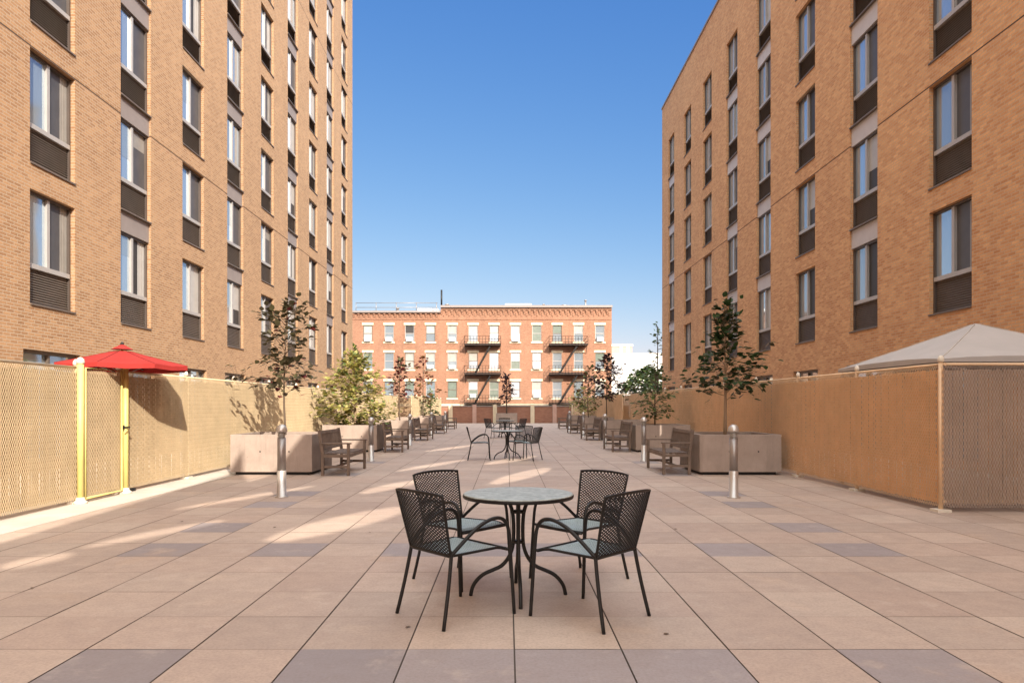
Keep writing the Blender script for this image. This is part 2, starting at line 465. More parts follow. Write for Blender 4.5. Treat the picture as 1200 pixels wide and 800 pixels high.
def gwin_mesh(w, h):
    f = MB(); W = w/2-.004
    f.box(-W, W, .10, .18, h-.07, h-.003); f.box(-W, W, .10, .18, 0, .06); f.box(-W, -W+.06, .10, .18, .06, h-.07)
    f.box(W-.06, W, .10, .18, .06, h-.07); f.box(-.03, .03, .10, .18, .06, h-.07)
    f.box(-W+.06, -.03, .10, .17, h-.55, h-.50); f.box(.03, W-.06, .10, .17, h-.55, h-.50)
    p = MB(); p.box(-W+.06, W-.06, .172, .178, .06, h-.07)
    return f.mesh('ground_window', M['bronze']), p.mesh('glass_pane', M['glassA'])
GW = gwin_mesh(1.9, 2.36)

def big_building(side, label, X, depthX, ymin, ymax, top, cols, nfl, strip, brickm, spm, bias, zb0=3.52, pitch=2.94):
    root = thing('brick_building', label, 'building', (side*X, (ymin+ymax)/2, 0))
    cy = (ymin+ymax)/2
    ops = []
    for k, yc in enumerate(cols):
        a, b = yc-UW/2-cy, yc+UW/2-cy
        if k in strip: ops.append((a, b, zb0, zb0+pitch*(nfl-1)+UH))
        else:
            for f in range(nfl): ops.append((a, b, zb0+pitch*f, zb0+pitch*f+UH))
        ops.append((yc-.95-cy, yc+.95-cy, .2, 2.56))
    mp = (lambda u, z, d: (-side*0 - (-side)*0 + side*d, u, z))
    mb = MB()
    facade(mb, ymin-cy, ymax-cy, -.1, top, ops, .21, mp)
    a, b, D = ymin-cy, ymax-cy, side*depthX
    mb.poly([(0,a,-.1),(D,a,-.1),(D,a,top),(0,a,top)]); mb.poly([(0,b,-.1),(D,b,-.1),(D,b,top),(0,b,top)])
    mb.poly([(D,a,-.1),(D,b,-.1),(D,b,top),(D,a,top)])
    mb.build('wall', brickm, root)
    rf = MB(); rf.box(min(.02*side, D), max(.02*side, D), a, b, top-.3, top-.25); rf.build('roof', M['roof'], root)
    cp = MB()
    e = -side*.05
    cp.box(min(e, side*.3), max(e, side*.3), a-.05, b+.05, top+.002, top+.10)
    cp.box(min(D-side*.3, D), max(D-side*.3, D), a-.05, b+.05, top+.002, top+.10)
    cp.box(min(side*.3, D-side*.3), max(side*.3, D-side*.3), b-.25, b+.05, top+.002, top+.10)
    cp.box(min(side*.3, D-side*.3), max(side*.3, D-side*.3), a-.05, a+.25, top+.002, top+.10)
    cp.build('coping', M['spandrel'], root)
    rz = R(90) if side < 0 else R(-90)
    for k, yc in enumerate(cols):
        for f in range(nfl):
            place_unit(root, 0, yc-cy, zb0+pitch*f, rz, bias, k == 0)
            if k in strip and f < nfl-1:
                q = MB(); z0 = zb0+pitch*f+UH
                q.box(min(side*.05, side*.2), max(side*.05, side*.2), yc-UW/2+.004-cy, yc+UW/2-.004-cy, z0+.003, z0+pitch-UH-.038)
                q.build('spandrel_panel', spm, root)
        gw = mk('ground_window', GW[0], root, (0, yc-cy, .2), rz)
        mk('glass_pane', GW[1], gw)
    return root

colsL = [14.37+.75+3.375*k for k in range(9)]
big_building(-1, 'tall tan brick apartment tower on the left, running out of the top of the picture', 9.9, 14, -30, 44.3, 31.2,
             [y for y in colsL], 9, {1, 3, 5, 7}, M['brickL'], M['spandrel'], (.60, .82, .92))
colsR = [14.77+.75+3.76*k for k in range(8)]
big_building(1, 'orange tan brick apartment block on the right with its roof line in view', 9.9, 10, 9.5, 44.3, 20.3,
             colsR, 5, {1, 3, 4, 7}, M['brickR'], M['spandrelR'], (.55, .60, .72))

# added unseen blocker behind the camera; shades the court, its slots shape the sun streaks
tanA = math.tan(AZ); fy = 1/tanA; fz = TE/math.sin(AZ)
def to_blocker(x, y): return (y-(9.9-x)*fy, (9.9-x)*fz)
def pf(px, py):
    Y = 1125/(py-475.5); return Vector(((px-594.5)*Y/812, Y))
streaks = [((0,666),(82,648),.20), ((100,641),(262,609),.16), ((205,597),(368,569),.14), ((318,634),(472,594),.42),
           ((425,578),(492,562),.26), ((466,552),(546,538),.22), ((578,567),(642,548),.34), ((570,544),(626,534),.34), ((500,529),(556,521),.3)]
bm = bmesh.new()
def loop(pts):
    vs = [bm.verts.new((0, p[0], p[1])) for p in pts]
    for a, b in zip(vs, vs[1:]+vs[:1]): bm.edges.new((a, b))
loop([(-50,0),(9.4,0),(9.4,19.3),(-18.7,19.3),(-18.7,20.6),(-24.5,19.9),(-30,19.5),(-50,19.5)])
for a, b, wd in streaks:
    A, B = pf(*a), pf(*b); d = (B-A).normalized(); n = Vector((-d.y, d.x)); wd = wd*1.0+(.04 if wd < .21 else .05)
    ps = []
    N = 5
    for k in range(N+1):
        t = k/N; ww = wd/2*(.55+.9*math.sin(math.pi*min(1, max(0, t*.9+.05))))*(.7 if k in (0, N) else 1)
        p = A.lerp(B, t)+n*ww; ps.append(to_blocker(p.x, p.y))
    for k in range(N, -1, -1):
        t = k/N; ww = wd/2*(.55+.9*math.sin(math.pi*min(1, max(0, t*.9+.05))))*(.7 if k in (0, N) else 1)
        p = A.lerp(B, t)-n*ww; ps.append(to_blocker(p.x, p.y))
    loop(ps)
bmesh.ops.triangle_fill(bm, edges=bm.edges[:], use_beauty=True, use_dissolve=False)
me = bpy.data.meshes.new('sun_blocker'); bm.to_mesh(me); bm.free(); me.materials.append(M['brickR'])
scr = bpy.data.objects.new('sun_blocker', me); COL.objects.link(scr); scr.location = (9.9, 0, 0)
tag(scr, 'added unseen slotted blocker behind the camera, shading the court and shaping sun streaks', 'wall')

# ------------------------------------------------------------------ far red building
FY = 75.0
froot = thing('brick_row_house', 'red brick walk-up row with fire escapes closing the far end of the court', 'building', (-2.75, FY, 0))
pxs = [431,456,480,504.5,530,554.5,579,604,629,653,678,703]
fx = [(p-594.5)*FY/812+2.75 for p in pxs]
rows = [(8.33, 10.15), (5.35, 7.15), (2.25, 4.05)]
fops = [(x-.5, x+.5, a, b) for x in fx for a, b in rows]
xl_, xr_, xs_ = -14.1, 14.05, (516.5-594.5)*FY/812+2.75
fmp = lambda u, z, d: (u, d, z)
mb = MB()
facade(mb, xl_, xs_, -.1, 11.6, [o for o in fops if o[0] < xs_], .2, fmp)
facade(mb, xs_, xr_, -.1, 12.2, [o for o in fops if o[0] > xs_], .2, fmp)
mb.poly([(xl_,0,-.1),(xl_,12,-.1),(xl_,12,11.6),(xl_,0,11.6)]); mb.poly([(xr_,0,-.1),(xr_,12,-.1),(xr_,12,12.2),(xr_,0,12.2)])
mb.poly([(xs_,0,11.6),(xs_,12,11.6),(xs_,12,12.2),(xs_,0,12.2)])
mb.poly([(xl_,12,-.1),(xr_,12,-.1),(xr_,12,11.6),(xl_,12,11.6)])
mb.build('wall', M['brickF'], froot)
rf = MB(); rf.box(xl_, xs_-.01, .02, 12, 11.3, 11.35); rf.box(xs_+.01, xr_, .02, 12, 11.9, 11.95); rf.build('roof', M['roof'], froot)
cn = MB()
cn.box(xl_-.02, xs_-.003, -.28, .0-.003, 11.45, 11.64); cn.box(xs_, xr_+.05, -.30, -.003, 12.0, 12.24)
cn.build('cornice', M['spandrel'], froot)
dt = MB()
x = xl_+.1
while x < xr_-.2:
    top = 11.42 if x < xs_-.2 else 11.72
    dt.box(x, x+.22, -.16, -.003, top-.18, top); dt.box(x+.06, x+.2, -.10, -.004, top-.42, top-.183)
    dt.box(x+.3, x+.42, -.07, -.003, top-.62, top-.25)
    x += .56
dt.box(xl_, xr_, -.05, -.002, 10.72, 10.80)
dt.box(xs_, xr_, -.14, -.003, 11.76, 11.86)
dt.build('dentil_course', M['brickF'], froot)
rp = MB(); rp.box(xl_, xr_, -.05, -.003, 1.35, 1.6); rp.build('belt_course', M['sill'], froot)
rf_ = random.Random(11)
pat = {(0,0):2,(2,0):5,(3,0):2,(4,0):4,(5,0):2,(6,0):2,(7,0):2,(8,0):3,(9,0):3,(10,0):4,(11,0):1}
for i, x in enumerate(fx):
    for j, (a, b) in enumerate(rows):
        f = MB()
        f.box(-.5, -.44, .06, .18, 0, 1.8); f.box(.44, .5, .06, .18, 0, 1.8); f.box(-.44, .44, .06, .18, 1.73, 1.8); f.box(-.44, .44, .06, .18, 0, .07)
        f.box(-.44, .44, .07, .16, .87, .93)
        wd = f.build('window', M['frame'] if (i+j) % 3 else M['bronze'], froot, (x, 0, a))
        s = MB(); s.box(-.62, .62, -.06, .05, -.17, -.003); s.build('sill', M['sill'], wd)
        s = MB(); s.box(-.62, .62, -.05, -.003, 1.803, 2.05); s.build('lintel', M['sill'], wd)
        k = pat.get((i, j), rf_.choice([0, 1, 1, 3, 4, 0]))
        s = MB(); s.box(-.44, .44, .12, .13, .93, 1.73); s.build('glass_pane', FAR_GL[k], wd)
        s = MB(); s.box(-.44, .44, .10, .11, .07, .87); s.build('glass_pane', FAR_GL[rf_.choice([0, 1, 3, k])], wd)
        if (i, j) in ((1,0),(2,0),(7,0),(11,0),(4,1),(8,1),(3,1),(5,2),(8,2),(0,0),(4,0)):
            s = MB(); s.box(-.34, .34, -.32, .06, .02, .46); s.box(-.28, .28, -.335, -.323, .08, .40)
            s.build('air_conditioner', M['acbox'], wd)
def fire_escape(xa, xb):
    fe = MB()
    for lv in (1.55, 4.72, 7.85):
        fe.box(xa, xb, -1.15, -.02, lv, lv+.07)
        fe.box(xa, xb, -1.15, -1.11, lv+.09, lv+.20)
        for zz in (.35, .65, .95): fe.box(xa, xb, -1.15, -1.11, lv+zz, lv+zz+.035)
        for k in range(13):
            xx = xa+(xb-xa)*k/12; fe.box(xx-.018, xx+.018, -1.15, -1.11, lv+.05, lv+.98)
        for xx in (xa, xb-.04):
            fe.box(xx, xx+.04, -1.10, -.02, lv+.95, lv+.985); fe.box(xx, xx+.04, -1.10, -.02, lv+.5, lv+.535)
        fe.beam((xa+.1, -1.05, lv), (xa+.1, -.03, lv-.8), .05, .05); fe.beam((xb-.1, -1.05, lv), (xb-.1, -.03, lv-.8), .05, .05)
    for lv in (1.6, 4.77):
        x0 = xa+1.1; x1 = xb-1.1
        for yy in (-.95, -.4): fe.beam((x0, yy, lv), (x1, yy, lv+3.1), .05, .14)
        for k in range(10):
            t = k/10; fe.box(x0+(x1-x0)*t-.1, x0+(x1-x0)*t+.12, -.93, -.42, lv+3.1*t, lv+3.1*t+.03)
    fe.build('fire_escape', M['black'], froot)
fire_escape(fx[5]-.9, fx[6]+.75); fire_escape(fx[9]-.95, fx[10]+.9)
pp = MB(); pp.tube([(xs_+.05, .4, 11.9), (xs_+.05, .4, 14.0)], .10, 8); pp.build('vent_pipe', M['black'], froot)
rl = MB()
for zz in (12.15, 12.65): rl.tube([(xl_+.3, .8, zz), (xs_-.4, .8, zz)], .03, 5)
x = xl_+.3
while x < xs_-.3: rl.tube([(x, .8, 11.5), (x, .8, 12.7)], .035, 5); x += 2.2
rl.build('roof_railing', M['steel'], froot)
bx = MB(); bx.box(fx[2]+.5, fx[3]+.5, 3, 5, 11.3, 12.35); bx.box(fx[3]+.7, xs_-.6, 3.4, 5, 11.3, 12.1); bx.build('roof_equipment', M['white'], froot)
bx = MB(); bx.box(2.5, 5.5, 4, 7, 11.9, 13.05); bx.box(-1.5, 8.5, 3.2, 9, 11.9, 12.75); bx.build('roof_bulkhead', M['coping'], froot)

for k, (x, y, r, h) in enumerate(((-9.5, 2.5, .12, .9), (-4.2, 5, .18, 1.1), (6.8, 2.2, .10, .7), (9.2, 3.5, .22, .8), (11.5, 2.5, .1, 1.2), (-12.2, 4, .2, .8))):
    zb = 11.3 if x < xs_ else 11.9
    q = MB(); q.tube([(x, y, zb), (x, y, zb+h)], r, 8); q.tube([(x, y, zb+h), (x, y, zb+h+.12)], r*1.5, 8); q.build('roof_vent', M['steel'], froot)
# low white building and pinkish block beyond on the right
wr = thing('white_building', 'low white building beyond the right end of the red brick row', 'building', (18, 92, 0))
q = MB(); q.box(-5.2, 8, 0, 14, -.1, 8.2); q.build('wall', M['white'], wr)
q = MB(); q.box(-5.3, 8.1, -.1, 14.1, 8.203, 8.4); q.build('coping', M['coping'], wr)
for k in range(5):
    q = MB(); x = -4.2+k*2.3; q.box(x, x+1.1, -.03, -.003, 5.6, 7.0); q.build('window', M['glassB'], wr)
pr = thing('rooftop_block', 'small pinkish block with white trim showing above the low white building', 'building', (17.3, 112, 0))
q = MB(); q.box(-3, 2.9, 0, 6, -.1, 11.0); q.build('wall', M['pink'], pr)
q = MB(); q.box(-3.1, 3.0, -.1, 6.1, 11.003, 11.35); q.build('cornice', M['white'], pr)
q = MB(); q.box(2.0, 2.4, -.05, -.003, 9.0, 11.0); q.box(.9, 1.3, -.05, -.003, 9.0, 11.0); q.build('pilaster', M['white'], pr)

# ------------------------------------------------------------------ end parapet
ew = thing('parapet_wall', 'low brown brick parapet wall across the far end of the court', 'wall', (0, 56.2, 0))
q = MB(); q.box(-9.85, 9.85, 0, .3, -.05, 1.32); q.build('wall', M['brickP'], ew)
q = MB(); q.box(-9.85, 9.85, -.04, .34, 1.323, 1.41); q.build('coping', M['spandrel'], ew)
for px in (528, 556, 580, 624, 650, 672):
    x = (px-594.5)*56.1/812
    q = MB(); q.box(x-.16, x+.16, -.12, -.003, -.02, 1.50); q.build('pier', M['pink'] if px in (556, 650) else M['sill'], ew)

# ------------------------------------------------------------------ fences
FH = 1.96
def panel_meshes(L, slm, wrm):
    s = MB(); n = int(round(L/.054)); st = L/n
    for k in range(n):
        x = k*st; wv = .004*math.sin(k*1.7)
        h = FH-.10+random.uniform(-.012, .012)
        s.box(x+.003, x+st-.005, .012+wv, .016+wv, .09+random.uniform(0, .02), h)
    sm = s.mesh('slat_infill', slm)
    wv = MB(); p = .042; nw = int(L/p); nz = int((FH-.08)/p)
    for k in range(nw+1):
        sg = 1
        for side in (1, -1):
            pts = []
            for j in range(nz+1):
                x = k*p + side*(p/2 if j % 2 else 0)*1.0
                pts.append((min(max(x, 0), L), -.006+(.005 if j % 2 else -.003)*side*.6, .06+j*p))
            for a, b in zip(pts, pts[1:]):
                if abs(a[0]-b[0]) < 1e-5: continue
                wv.tube([a, b], .0036, 3, cap=False)
    return sm, wv.mesh('wire_mesh', wrm)
PANL = 2.4
PM = {'L': panel_meshes(PANL, M['slatL'], M['wireL']), 'R': panel_meshes(PANL, M['slatR'], M['wireR']), 'F': panel_meshes(PANL, M['slatShade'], M['wireShade'])}
GATEM = panel_meshes(.92, M['slatL'], M['wireL'])
pz = MB(); pz.tube([(0,0,0),(0,0,FH)], .028, 10)
post_me = {'F': None, 'L': pz.mesh('post', M['wireL']), 'R': pz.mesh('post', M['wireR'])}
post_me['F'] = post_me['R']
cz = MB(); cz.lathe([(.036,0),(.04,.03),(.034,.06),(.015,.085),(0.0001,.09)], 10)
cap_me = cz.mesh('post_cap', M['cap'])
bs = MB(); bs.box(-.09, .09, -.09, .09, 0, .035); foot_me = bs.mesh('foot_plate', M['cap'])
def fence_run(root, a, b, kind, first=True, last=True):
    a, b = Vector(a), Vector(b); L = (b-a).length; n = max(1, round(L/PANL)); d = (b-a)/n
    rz = math.atan2(d.y, d.x); sx = d.length/PANL
    for k in range(n):
        p = a+d*k
        o1 = mk('slat_infill', PM[kind][0], root, (p.x, p.y, 0), rz); o1.scale.x = sx
        o2 = mk('wire_mesh', PM[kind][1], o1)
        nv = Vector((math.sin(rz), -math.cos(rz)))
    for k in range(n+1):
        if (k == 0 and not first) or (k == n and not last): continue
        p = a+d*k; back = Vector((-math.sin(rz), math.cos(rz)))*.04
        o = mk('post', post_me[kind], root, (p.x+back.x, p.y+back.y, 0)); mk('post_cap', cap_me, o, (0,0,FH)); mk('foot_plate', foot_me, o, (0,0,.002))
    t = MB(); e = Vector((-math.sin(rz), math.cos(rz)))*.035
    for z in (FH-.03, .14):
        t.tube([(a.x+e.x, a.y+e.y, z), (b.x+e.x, b.y+e.y, z)], .02, 8)
    t.build('rail', M['wireL'] if kind == 'L' else M['wireR'], root)
fl = thing('slatted_fence', 'sunlit tan chain link fence with woven slats along the left side', 'fence', (0,0,0))
FXL = -6.1; FXR = 5.68
# panels face the court: left fence faces +X -> run direction +Y has -local Y = +X
fence_run(fl, (FXL, 1.0), (FXL, 9.86), 'L')
fence_run(fl, (FXL, 10.94), (FXL, 38.6), 'L')
fence_run(fl, (FXL, 38.6), (-5.35, 38.6), 'L', first=False)
fence_run(fl, (-5.35, 38.6), (-5.35, 56.1), 'L', first=False)
fr_ = thing('slatted_fence', 'amber chain link fence with woven slats and square corner along the right side', 'fence', (0,0,0))
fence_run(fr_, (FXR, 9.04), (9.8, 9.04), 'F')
fence_run(fr_, (FXR, 32.0), (FXR, 9.04), 'R', last=False)
fence_run(fr_, (5.35, 32.0), (FXR, 32.0), 'R', last=False)
fence_run(fr_, (5.35, 56.1), (5.35, 32.0), 'R', last=False)

# yellow gate in the left fence
gt = thing('fence_gate', 'narrow gate with two yellow posts in the left fence beneath the red umbrella', 'gate', (FXL+.05, 10.4, 0))
for yy in (-.58, .58):
    q = MB(); q.tube([(0,yy,0),(0,yy,1.98)], .045, 12); p = q.build('gate_post', M['yellow'], gt)
    q = MB(); q.lathe([(.05,0),(.055,.03),(.045,.07),(.02,.09),(.0001,.095)], 14, (0,yy,1.98)); q.build('post_cap', M['cap'], p)
    q = MB(); q.lathe([(.09,0),(.09,.03),(.06,.05),(.05,.09)], 14, (0,yy,.002)); q.build('foot_collar', M['cap'], p)
q = MB(); q.tube([(0,-.47,.06),(0,-.47,1.93),(0,.47,1.93),(0,.47,.06),(0,-.47,.06)], .018, 8); q.build('gate_frame', M['yellow'], gt)
o = mk('slat_infill', GATEM[0], gt, (-.02, -.46, 0), R(90)); mk('wire_mesh', GATEM[1], o)
q = MB(); q.tube([(.02,.52,1.05),(.10,.52,1.05),(.10,.36,1.05)], .012, 6); q.box(-.02,.02,.47,.52,1.02,1.08); q.build('latch', M['black'], gt)

# ------------------------------------------------------------------ red umbrella
um = thing('patio_umbrella', 'red octagonal patio umbrella above the yellow gate in the left fence', 'umbrella', (-6.27, 11.28, 0), R(10))
def octo_canopy(r, zr, za, vent=.17):
    c = MB(); N = 8; K = 5
    def P(i, t):
        a = 2*math.pi*i/N
        z = za+(zr-za)*(t**.92); return Vector((math.cos(a)*r*t, math.sin(a)*r*t, z))
    for i in range(N):
        for k in range(K):
            t0 = vent*.6+(1-vent*.6)*k/K; t1 = vent*.6+(1-vent*.6)*(k+1)/K
            a0, a1, b0, b1 = P(i,t0), P(i+1,t0), P(i,t1), P(i+1,t1)
            m0 = (a0+a1)/2; m1 = (b0+b1)/2; m0.z -= .012*t0; m1.z -= .02*t1; m1 *= 1; 
            c.poly([a0, b0, m1, m0]); c.poly([m0, m1, b1, a1])
        b0, b1 = P(i,1), P(i+1,1); m1 = (b0+b1)/2; m1.z -= .02
        dn = Vector((0,0,-.07))
        c.poly([b0, b0+dn, m1+dn, m1]); c.poly([m1, m1+dn, b1+dn, b1])
    for i in range(N):      # little vented top
        a, b = P(i, vent), P(i+1, vent); up = Vector((0,0,.045)); c.poly([a+up, b+up, Vector((0,0,za+.085))])
    return c
octo_canopy(1.0, 2.04, 2.31).build('canopy', M['red'], um)
q = MB()
for i in range(8):
    a = 2*math.pi*i/8; q.tube([(0,0,2.27),(math.cos(a)*.98, math.sin(a)*.98, 2.015)], .008, 5)
    q.tube([(.03*math.cos(a),.03*math.sin(a),1.90),(math.cos(a)*.55, math.sin(a)*.55, 2.11)], .007, 5)
q.build('rib_frame', M['steel'], um)
q = MB()
for i in range(8):
    a = 2*math.pi*i/8; q.tube([(math.cos(a)*t, math.sin(a)*t, 2.31+(2.04-2.31)*(t**.92)+.003) for t in (.12, .3, .5, .75, 1.0)], .005, 4)
q.build('seam', M['redseam'], um)
q = MB(); q.tube([(0,-.0,0),(0,0,2.36)], .019, 10); q.build('pole', M['yellow'], um)
q = MB(); q.lathe([(.022,0),(.03,.02),(.02,.05),(.0001,.06)], 10, (0,0,2.37)); q.build('finial', M['black'], um)
q = MB(); q.lathe([(.2,0),(.2,.04),(.06,.07),(.035,.25)], 20); q.build('base', M['black'], um)

# ------------------------------------------------------------------ white pop-up canopy
gz = thing('gazebo_tent', 'off-white peaked pop-up canopy standing behind the right fence corner', 'canopy', (7.4, 10.95, 0))
S = 1.47; c = MB(); N = 8
def GP(u, v):
    m = max(abs(u), abs(v)); z = 2.69+(2.03-2.69)*(m**.93)
    ed = min(1, m); along = min(abs(u), abs(v))/m if m > 1e-6 else 1
    return (u*S, v*S, z + .045*(ed**6)*(1-along**3)*1.0)
for side in range(4):
    for i in range(N):
        for j in range(10):
            def Q(a, t):
                s = -1+2*a; u, v = t*s, -t
                for _ in range(side): u, v = -v, u
                return GP(u, v)
            t0, t1 = j/10, (j+1)/10
            pts = [Q(i/N, t0), Q((i+1)/N, t0), Q((i+1)/N, t1), Q(i/N, t1)]
            if j == 0: pts = pts[1:]
            c.poly(pts, 0, True)
        a, b = Q(i/N, 1), Q((i+1)/N, 1)
        c.poly([a, b, (b[0], b[1], 1.99), (a[0], a[1], 1.99)])
c.build('canopy_top', M['canvas'], gz)
q = MB()
for sx, sy in ((-1,-1),(1,-1),(1,1),(-1,1)): q.tube([(p[0], p[1], p[2]+.003) for p in (GP(sx*t, sy*t) for t in (.02, .25, .5, .75, 1.0))], .007, 5)
q.build('seam', M['coping'], gz)
for sx in (-1, 1):
    for sy in (-1, 1):
        q = MB(); q.box(sx*1.42-.02, sx*1.42+.02, sy*1.42-.02, sy*1.42+.02, 0, 1.98); q.box(sx*1.42-.06, sx*1.42+.06, sy*1.42-.06, sy*1.42+.06, 0, .01)
        q.build('leg', M['steel'], gz)
q = MB()
for sx, sy, ex, ey in ((-1,-1,1,-1),(1,-1,1,1),(1,1,-1,1),(-1,1,-1,-1)):
    for k in range(2):
        a = Vector((sx*1.4, sy*1.4, 0)); b = Vector((ex*1.4, ey*1.4, 0)); p0 = a.lerp(b, k/2); p1 = a.lerp(b, (k+1)/2)
        q.beam((p0.x,p0.y,1.95),(p1.x,p1.y,1.65),.015,.03); q.beam((p0.x,p0.y,1.65),(p1.x,p1.y,1.95),.015,.03)
q.build('truss', M['steel'], gz)

# ------------------------------------------------------------------ round tables and chairs
def make_table(label, loc, rz):
    t = thing('round_table', label, 'table', loc, rz, 'round cafe tables in the middle of the court')
    q = MB(); q.lathe([(.0001,.735),(.385,.735),(.398,.738),(.402,.742),(.398,.7465),(.385,.748),(.0001,.748)], 64); q.build('tabletop', M['tabletop'], t)
    q = MB(); q.lathe([(.375,.716),(.401,.716),(.406,.722),(.406,.738),(.404,.740),(.375,.7345)], 64); q.build('rim', M['black'], t)
    for k in range(4):
        a = R(90)*k; c_, s_ = math.cos(a), math.sin(a)
        pr = [(.10,.722),(.075,.69),(.05,.64),(.036,.56),(.034,.42),(.045,.34),(.075,.27),(.125,.215),(.19,.185),(.255,.155),(.305,.11),(.335,.06),(.348,.0)]
        q = MB(); q.tube([(r*c_, r*s_, z) for r, z in smooth_path([(r,0,z) for r,z in pr], 3) and [(p.x, p.z) for p in smooth_path([(r,0,z) for r,z in pr], 3)]], .0145, 8)
        q.build('leg', M['black'], t)
    q = MB(); q.lathe([(.03,.38),(.045,.385),(.045,.40),(.03,.405)], 16); q.lathe([(.03,.60),(.045,.605),(.045,.62),(.03,.625)], 16)
    q.lathe([(.05,.708),(.13,.712),(.13,.716),(.05,.7165)], 20)
    q.build('collar', M['black'], t)
    return t
def lattice(mb, S, nu, nv, r, flat=1.0):
    starts = [(i, 0) for i in range(0, nu+1)] + [(0, j) for j in range(1, nv)]
    for i, j in starts:
        for sg in (1, -1):
            a, b = (i, j) if sg == 1 else (nu-i, j)
            pts = []
            while 0 <= a <= nu and b <= nv:
                pts.append(S(a/nu, b/nv)); a += sg; b += 1
            if len(pts) > 1: mb.tube(pts, r, 4, cap=False)
def make_chair(label, loc, rz, group):
    t = thing('mesh_armchair', label, 'chair', loc, rz, group)
    def back(u, v):     # u across, v up
        w = .215+(.25-.215)*v; x = (2*u-1)*w
        bow = .035*(1-(2*u-1)**2)
        y = -.215 - .09*v - bow*(.3+.7*v)
        return Vector((x, y, .445+.385*v + (.012*(1-(2*u-1)**2) if v > .99 else 0)))
    def seat(u, v):
        x = (2*u-1)*(.205+.035*v); y = -.215+.46*v
        z = .438 - .018*math.sin(math.pi*u)*math.sin(math.pi*v) + .012*v - (.025*max(0, v-.85)/.15)
        return Vector((x, y, z))
    q = MB(); lattice(q, seat, 20, 20, .0045); 
    N = 10
    for a in range(N):
        for b in range(N):
            P = [seat(a/N,b/N), seat((a+1)/N,b/N), seat((a+1)/N,(b+1)/N), seat(a/N,(b+1)/N)]
            if (a+b) % 1 == 0: pass
    for k in range(26):
        q.tube([seat(u/8, (k+.5)/26) for u in range(9)], .0036, 4, cap=False)
    q.build('seat', M['seat'], t)
    q = MB(); q.tube([seat(k/10,0) for k in range(11)] + [seat(1,k/10) for k in range(1,11)] + [seat(1-k/10,1) for k in range(1,11)] + [seat(0,1-k/10) for k in range(1,11)], .009, 8)
    q.build('seat_rim', M['black'], t)
    q = MB(); lattice(q, back, 14, 18, .0042)
    q.tube([back(0,k/8) for k in range(9)] + [back(k/10,1) for k in range(1,11)] + [back(1,1-k/8) for k in range(1,9)] + [back(1-k/10,0) for k in range(1,11)], .0095, 8)
    q.build('backrest', M['black'], t)
    for s in (-1, 1):
        q = MB(); q.tube(smooth_path([(s*.255,-.30,0),(s*.235,-.25,.22),(s*.218,-.212,.43),(s*.214,-.215,.47)], 3), .0125, 8); q.build('leg', M['black'], t)
        q = MB(); q.tube(smooth_path([(s*.285,.27,0),(s*.278,.255,.25),(s*.27,.24,.50),(s*.266,.222,.595),(s*.262,.175,.642),(s*.258,.10,.648),(s*.252,0,.615),(s*.243,-.09,.555),(s*.23,-.165,.49),(s*.215,-.215,.44)], 4), .0125, 8)
        q.build('leg', M['black'], t, label='front leg bent over into the armrest hoop')
    q = MB()
    q.tube([(-.272,.235,.435),(0,.247,.432),(.272,.235,.435)], .008, 8)
    q.build('stretcher', M['black'], t)
    return t
TC = (.08, 5.08)
make_table('round cafe table with mottled grey top nearest the camera', (*TC, 0), R(-88))
G1 = 'black mesh armchairs around the nearest round table'
def face(dx, dy): return math.atan2(dy, dx)-R(90)
ch = make_chair('nearest left armchair of the closest table, its mesh back to the camera', (-.345, 4.655, 0), face(.40, .37), G1)
def chair_at(label, x, y, rz, grp):
    c = copy_tree(ch); c.location = (x, y, 0); c.rotation_euler.z = rz; c['label'] = label; c['group'] = grp; return c
chair_at('nearest right armchair of the closest table, its mesh back to the camera', .545, 4.60, face(-.42, .40), G1)
chair_at('armchair behind the nearest table on its left, facing the camera', -.36, 5.56, face(.42, -.36), G1)
chair_at('armchair behind the nearest table on its right, facing the camera', .575, 5.55, face(-.42, -.38), G1)
def copy_table(src, label, x, y, rz):
    c = copy_tree(src); c.location = (x, y, 0); c.rotation_euler.z = rz; c['label'] = label; return c
tb = [o for o in COL.objects if o.name == 'round_table'][0]
copy_table(tb, 'second round cafe table, farther down the middle of the court', 0.0, 18.0, R(10))
G2 = 'armchairs around the second round table'
chair_at('armchair seen in profile at the left of the second table', -.72, 17.9, face(1, .06), G2)
chair_at('armchair turned away at the right of the second table', .52, 17.8, face(-1, .55), G2)
chair_at('armchair behind the second table on its right', .35, 18.75, face(-.4, -1), G2)
copy_table(tb, 'third round cafe table, farthest down the court', -.1, 30.5, R(30))
G3 = 'armchairs around the farthest round table'
chair_at('armchair in front of the farthest table on its left', -.62, 30.0, face(.8, .6), G3)
chair_at('armchair in front of the farthest table on its right', .45, 29.9, face(-.8, .6), G3)
chair_at('armchair behind the farthest table', -.1, 31.3, face(.1, -1), G3)

# ------------------------------------------------------------------ bollards
def make_bollard(label, loc):
    t = thing('bollard_light', label, 'bollard', loc, 0, 'steel bollard lights along the court')
    q = MB(); q.lathe([(.062,.40),(.062,.90),(.0001,.90)], 24); q.build('post', M['steel'], t)
    q = MB(); q.lathe([(.10,.0),(.10,.012),(.068,.016),(.068,.40),(.0625,.405)], 24); q.build('sleeve', M['steelb'], t)
    q = MB(); q.lathe([(.05,.90),(.05,.99),(.0001,.99)], 20); q.build('lamp_lens', M['lens'], t)
    q = MB()
    for z in (.915,.94,.965): q.lathe([(.05,z),(.07,z+.002),(.07,z+.006),(.05,z+.008)], 24)
    q.build('louvre_rings', M['steel'], t)
    q = MB(); q.lathe([(.05,.985),(.085,.99),(.086,1.015),(.078,1.05),(.055,1.085),(.025,1.103),(.0001,1.107)], 28); q.build('dome_cap', M['steelb'], t)
    return t
